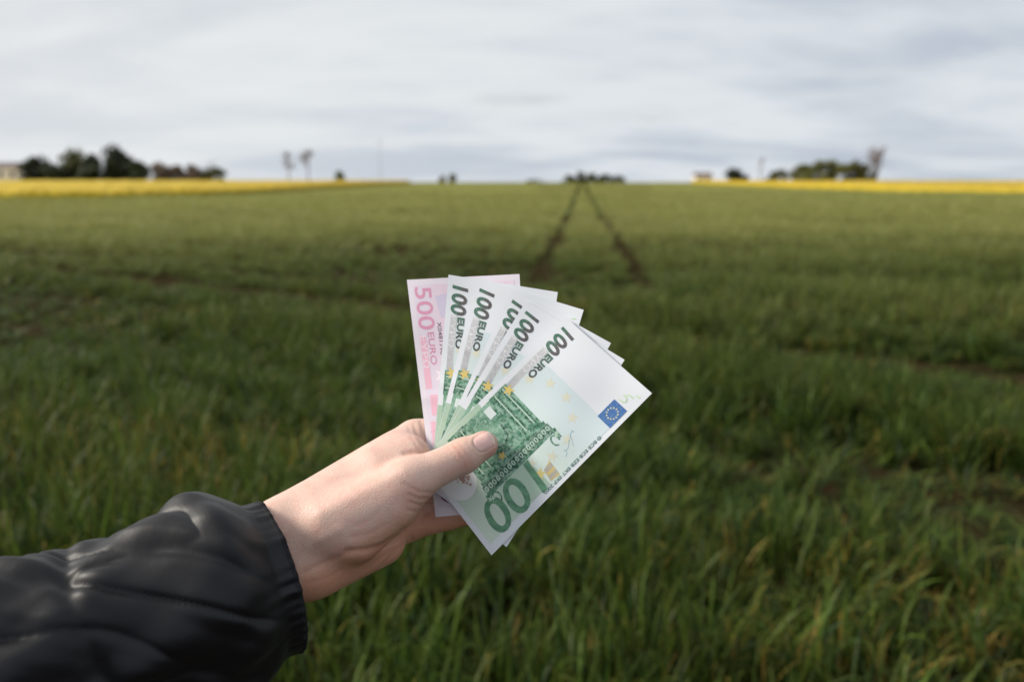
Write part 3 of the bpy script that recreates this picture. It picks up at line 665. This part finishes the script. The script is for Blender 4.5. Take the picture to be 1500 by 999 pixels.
if np.mean(g0) < 0: HF = HF[:, ::-1]; HN = -HN
# creases of the skin (in the places where the joints fold), cut into the surface that faces the eye
hp = np.stack([HV[:, 0] / HV[:, 2] * FPX + 750, 499.5 - HV[:, 1] / HV[:, 2] * FPX], 1)
facing = sstep(0.05, 0.4, -np.einsum('ij,ij->i', HN, HV / np.linalg.norm(HV, axis=1)[:, None]))
def poly_d(P, pts):
    d = np.full(len(P), 1e9)
    for a, b_ in zip(pts[:-1], pts[1:]):
        a = np.array(a, float); b_ = np.array(b_, float); ba = b_ - a; t = np.clip(((P - a) @ ba) / (ba @ ba), 0, 1); d = np.minimum(d, np.linalg.norm(P - a - t[:, None] * ba, axis=1))
    return d
disp = np.zeros(len(HV))
CREASES = [([(664, 650), (673, 660), (680, 674), (682, 686)], 0.45, 1.7), ([(671, 648), (680, 656), (687, 669), (689, 681)], 0.4, 1.6), ([(658, 655), (665, 664), (671, 678)], 0.22, 1.6),
    ([(592, 708), (612, 720), (634, 722)], 0.5, 2.6), ([(598, 724), (615, 731), (632, 730)], 0.6, 2.2), ([(600, 735), (616, 740), (630, 737)], 0.55, 2.2), ([(598, 747), (612, 750), (626, 745)], 0.4, 2.2),
    ([(508, 808), (535, 806), (560, 800), (585, 786), (604, 770), (622, 752)], 1.4, 5.0), ([(447, 838), (470, 826), (506, 812)], 0.6, 4.2), ([(455, 853), (480, 846), (500, 835)], 0.3, 3.4),
    ([(560, 828), (580, 806), (592, 796)], 0.5, 2.4), ([(540, 832), (560, 815), (578, 803)], 0.4, 2.2),
    ([(606, 622), (612, 640), (622, 655)], 0.5, 2.4), ([(598, 624), (604, 642), (616, 660)], 0.4, 2.2), ([(616, 616), (620, 632), (625, 648)], 0.5, 2.2),
    ([(592, 664), (606, 662), (622, 662)], 0.8, 3.0), ([(520, 770), (540, 762), (556, 748)], 0.25, 3.0), ([(514, 786), (540, 782), (566, 768)], 0.3, 3.2),
    ([(606, 800), (603, 786), (608, 770)], 0.9, 2.4)]
for pts, dep, w in CREASES: disp -= dep * np.exp(-(poly_d(hp, pts) / w) ** 2) * facing
tend = [([(470, 752), (530, 722), (590, 690)], 0.5, 9), ([(452, 800), (500, 775)], 0.5, 8)]
for pts, dep, w in tend: disp += dep * np.exp(-(poly_d(hp, pts) / w) ** 2) * facing
# nail bed
NC = np.array([709.5, 647.0]); na = np.array([0.87, -0.49]); nb = np.array([0.49, 0.87]); NL, NW = 15.0, 12.5
def nail_r(P): a = (P - NC) @ na / NL; b_ = (P - NC) @ nb / NW; return (np.abs(a) ** 3.0 + np.abs(b_) ** 3.0) ** (1 / 3.0)
rn = nail_r(hp); disp += (-0.55 * np.exp(-((rn - 1.0) / 0.11) ** 2) + 0.30 * np.exp(-((rn - 1.22) / 0.13) ** 2)) * facing * (hp[:, 0] > 680) * (HV[:, 2] < 560)
HV = HV + HN * disp[:, None]
skin_c = np.tile(np.array([0.66, 0.45, 0.375]), (len(HV), 1))
def redden(mask, c, f): 
    global skin_c
    skin_c = skin_c * (1 - (mask * f)[:, None]) + np.array(c) * (mask * f)[:, None]
redden(sstep(60, 0, poly_d(hp, [(455, 868), (560, 815), (620, 775), (690, 768)])), (0.60, 0.29, 0.18), 0.9)       # palm side is redder
redden(np.exp(-(poly_d(hp, [(722, 640), (728, 655), (716, 668)]) / 9) ** 2), (0.64, 0.32, 0.26), 0.7)
redden(np.exp(-(poly_d(hp, [(668, 655), (684, 680)]) / 11) ** 2), (0.62, 0.34, 0.26), 0.5)
redden(np.exp(-(poly_d(hp, [(598, 722), (630, 732)]) / 16) ** 2), (0.62, 0.33, 0.25), 0.4)
for pts, dep, w in CREASES: redden(np.exp(-(poly_d(hp, pts) / (w * 0.8)) ** 2) * facing, (0.52, 0.24, 0.17), min(0.30, dep * 0.4))
m_skin, nt_, b = material('skin', (0.6, 0.4, 0.3), 0.48, 0.4)
at = nd(nt_, 'ShaderNodeAttribute', attribute_name='tint'); tcx = nd(nt_, 'ShaderNodeTexCoord')
f1 = noise(nt_, tcx.outputs['Object'], 90, 4, 0.6); f2 = noise(nt_, tcx.outputs['Object'], 900, 3, 0.6)
vr = nd(nt_, 'ShaderNodeTexVoronoi'); vr.inputs['Scale'].default_value = 900; lk(nt_, tcx.outputs['Object'], vr.inputs['Vector'])
lk(nt_, mixc(nt_, mathn(nt_, 'MULTIPLY', smooth(nt_, f1, 0.4, 0.75), 0.45), at.outputs['Color'], (0.60, 0.31, 0.25)), b.inputs['Base Color'])
b.inputs['Subsurface Weight'].default_value = 0.25; b.inputs['Subsurface Radius'].default_value = (1.0, 0.35, 0.18); b.inputs['Subsurface Scale'].default_value = 0.004
bp = nd(nt_, 'ShaderNodeBump'); bp.inputs['Strength'].default_value = 0.5; bp.inputs['Distance'].default_value = 0.0005
lk(nt_, mathn(nt_, 'ADD', f2, mathn(nt_, 'MULTIPLY', vr.outputs['Distance'], 0.6)), bp.inputs['Height']); lk(nt_, bp.outputs[0], b.inputs['Normal'])
WORG = arm_to_world((WR + WU) / 2)
hand = mesh_obj('person', arm_to_world(HV), HF[:, ::-1], m_skin, smooth_=True, origin=WORG); set_col(hand.data, skin_c)
tag(hand, 'left hand and arm in black padded jacket sleeve, thumb pinching fanned banknotes', 'person')
# thumb nail: follows the surface of the thumb
na_, nb_ = 22, 22; ga, gb = np.meshgrid(np.linspace(-1, 1, na_), np.linspace(-1, 1, nb_), indexing='ij')
sq = np.stack([ga * np.sqrt(1 - 0.36 * gb ** 2), gb * np.sqrt(1 - 0.36 * ga ** 2)], -1)       # square mapped to a rounded outline
npx = NC + sq[..., 0:1] * na * NL * 1.02 + sq[..., 1:2] * nb * NW * 1.02
NVt = np.zeros((na_, nb_, 3))
for i in range(na_):
    for j in range(nb_):
        dd = np.arange(515, 565, 0.1); pts = np.stack([(npx[i, j, 0] - 750) / FPX * dd, (499.5 - npx[i, j, 1]) / FPX * dd, dd], -1); v = hand_sdf(pts)
        k = int(np.argmax(v < 0)) if (v < 0).any() else int(np.argmin(v)); e = max(abs(ga[i, j]), abs(gb[i, j]))
        lift = 0.30 * (1 - e ** 6) - 0.28 * e ** 6 + (0.35 * max(0, ga[i, j]) ** 3)
        NVt[i, j] = pts[k] * (1 - lift / dd[k])
m_nail, nt_, b = material('fingernail', (0.74, 0.50, 0.45), 0.28, 0.5)
at = nd(nt_, 'ShaderNodeAttribute', attribute_name='tint'); lk(nt_, at.outputs['Color'], b.inputs['Base Color'])
b.inputs['Subsurface Weight'].default_value = 0.15; b.inputs['Subsurface Radius'].default_value = (1, .4, .3); b.inputs['Subsurface Scale'].default_value = 0.002
nail = mesh_obj('thumbnail', arm_to_world(NVt.reshape(-1, 3)), grid_faces(na_, nb_), m_nail, hand, True, origin=WORG)
tt = ((ga + 1) / 2).ravel()[:, None]; set_col(nail.data, np.array([0.72, 0.46, 0.42]) * (1 - sstep(0.86, 0.97, tt)) + np.array([0.78, 0.66, 0.58]) * sstep(0.86, 0.97, tt))

# ------------------------------------------------------------------ jacket sleeve
m_nyl, nt_, b = material('black_nylon', (0.004, 0.004, 0.006), 0.50, 0.36)
tcx = nd(nt_, 'ShaderNodeTexCoord'); f1 = noise(nt_, tcx.outputs['Object'], 45, 4, 0.6); f2 = noise(nt_, tcx.outputs['Object'], 2500, 2, 0.5)
bp = nd(nt_, 'ShaderNodeBump'); bp.inputs['Strength'].default_value = 0.25; bp.inputs['Distance'].default_value = 0.002
lk(nt_, mathn(nt_, 'ADD', f1, mathn(nt_, 'MULTIPLY', f2, 0.05)), bp.inputs['Height']); lk(nt_, bp.outputs[0], b.inputs['Normal'])
b.inputs['Sheen Weight'].default_value = 0.03; b.inputs['Sheen Roughness'].default_value = 0.4
O0 = pm(404, 846, 518); ELB = O0 + NV * 235; SHO = ELB + np.array([40, -150, -262])
ctrl = [O0, O0 + NV * 80, O0 + NV * 160, ELB + np.array([2, -4, -4]), ELB + np.array([14, -62, -75]), SHO]
def axis(s):      # smooth path up the arm, s in mm
    s = np.atleast_1d(s); L = np.cumsum([0] + [np.linalg.norm(ctrl[i + 1] - ctrl[i]) for i in range(len(ctrl) - 1)])
    C = np.array(ctrl); out = np.stack([np.interp(s, L, C[:, q]) for q in range(3)], 1); return out, L[-1]
_, LT = axis(0); ns, nq = 330, 220; S = np.concatenate([np.linspace(0, 60, 110), np.linspace(61, 260, 150), np.linspace(262, LT, 70)])
AX, _ = axis(S)
for _ in range(30): AX[200:-1] = (AX[199:-2] + 2 * AX[200:-1] + AX[201:]) / 4
T = np.gradient(AX, axis=0); T /= np.linalg.norm(T, axis=1)[:, None]
upv = np.array([0, 1, 0.0]); A1 = upv - T * (T @ upv)[:, None]; A1 /= np.linalg.norm(A1, axis=1)[:, None]; A2 = np.cross(T, A1)
Q = np.linspace(0, 2 * math.pi, nq, endpoint=False); QQ, SS = np.meshgrid(Q, S); SS = SS.astype(float)
rad = 44.0 + 11 * sstep(0, 34, SS) - 3.0 * sstep(55, 120, SS) + 5 * sstep(200, 300, SS) + 10 * sstep(380, 520, SS)
gath = np.exp(-SS / 13)                                           # elastic gathers die out away from the cuff
def nz(x, y, z): return mnoise.noise((x, y, z))
gn = np.array([[nz(math.cos(q) * 7.5, math.sin(q) * 7.5, s * 0.02 + 3) for q in Q] for s in S])
rad += gath * 4.0 * gn - 1.6 * np.exp(-((SS - 8) / 4.5) ** 2)
# soft folds slanting along the sleeve, with a few tighter creases, and the quilting seams
def fl(q, s, k, sl, a, o): th = q + sl * s; return nz(math.cos(th) * k + o, math.sin(th) * k, s * a + o)
fold = np.array([[0.8 * fl(q, s, 1.25, 0.004, 0.010, 4.3) + 0.75 * fl(q, s, 2.5, -0.009, 0.009, 9.0) + 0.26 * fl(q, s, 4.8, 0.014, 0.015, 5.0) for q in Q] for s in S])
crs = np.array([[1 - abs(fl(q, s, 2.2, 0.009, 0.011, 21.0)) for q in Q] for s in S])
rad += (8.5 * fold - 4.0 * np.clip(crs, 0, 1) ** 7 + 1.5) * sstep(1, 34, SS)
rad += np.clip(np.cos(QQ), 0, 1) * (9 * np.exp(-((SS - 36) / 24) ** 2) + 6 * sstep(90, 170, SS))
for sm in (104, 196, 290, 380): rad -= 3.2 * np.exp(-((SS - sm - 4 * np.sin(QQ * 2)) / 5.5) ** 2) - 1.2 * np.exp(-((SS - sm) / 24) ** 2)
SVt = AX[:, None] + rad[..., None] * (np.cos(QQ)[..., None] * A1[:, None] * 1.04 + np.sin(QQ)[..., None] * A2[:, None] * 0.96)
SV = SVt.reshape(-1, 3); SF = [(i * nq + j, i * nq + (j + 1) % nq, (i + 1) * nq + (j + 1) % nq, (i + 1) * nq + j) for i in range(len(S) - 1) for j in range(nq)]
# closed shoulder end and the turned-in hem
nb0 = len(SV); cap = [AX[-1] + T[-1] * 25]; SV = np.concatenate([SV, cap]); SF += [((len(S) - 1) * nq + j, (len(S) - 1) * nq + (j + 1) % nq, nb0) for j in range(nq)]
sleeve = mesh_obj('jacket_sleeve', arm_to_world(SV), SF, m_nyl, hand, True, origin=WORG); tag(sleeve, 'black padded nylon sleeve with gathered cuff')
# cuff band: dark hem ring at the opening, rolled inward
CB = []; prof = [(0, 0), (-2.2, 0.6), (-3.2, -1.2), (-2.6, -4), (0, -6), (10, -8), (30, -9)]
for (s_, r_) in prof: CB.append(AX[0] + NV * s_ + (rad[0] + r_)[:, None] * (np.cos(Q)[:, None] * A1[0] * 1.04 + np.sin(Q)[:, None] * A2[0] * 0.96))
CBv = np.array(CB).reshape(-1, 3); CF = [(i * nq + j, i * nq + (j + 1) % nq, (i + 1) * nq + (j + 1) % nq, (i + 1) * nq + j) for i in range(len(prof) - 1) for j in range(nq)]
m_cuff = noisy('cuff_elastic', (0.006, 0.006, 0.008), (0.012, 0.012, 0.014), 300, 0.75, 0.3)
cuff = mesh_obj('cuff', arm_to_world(CBv), CF, m_cuff, hand, True, origin=WORG); cuff.parent = sleeve; cuff.location = (0, 0, 0)
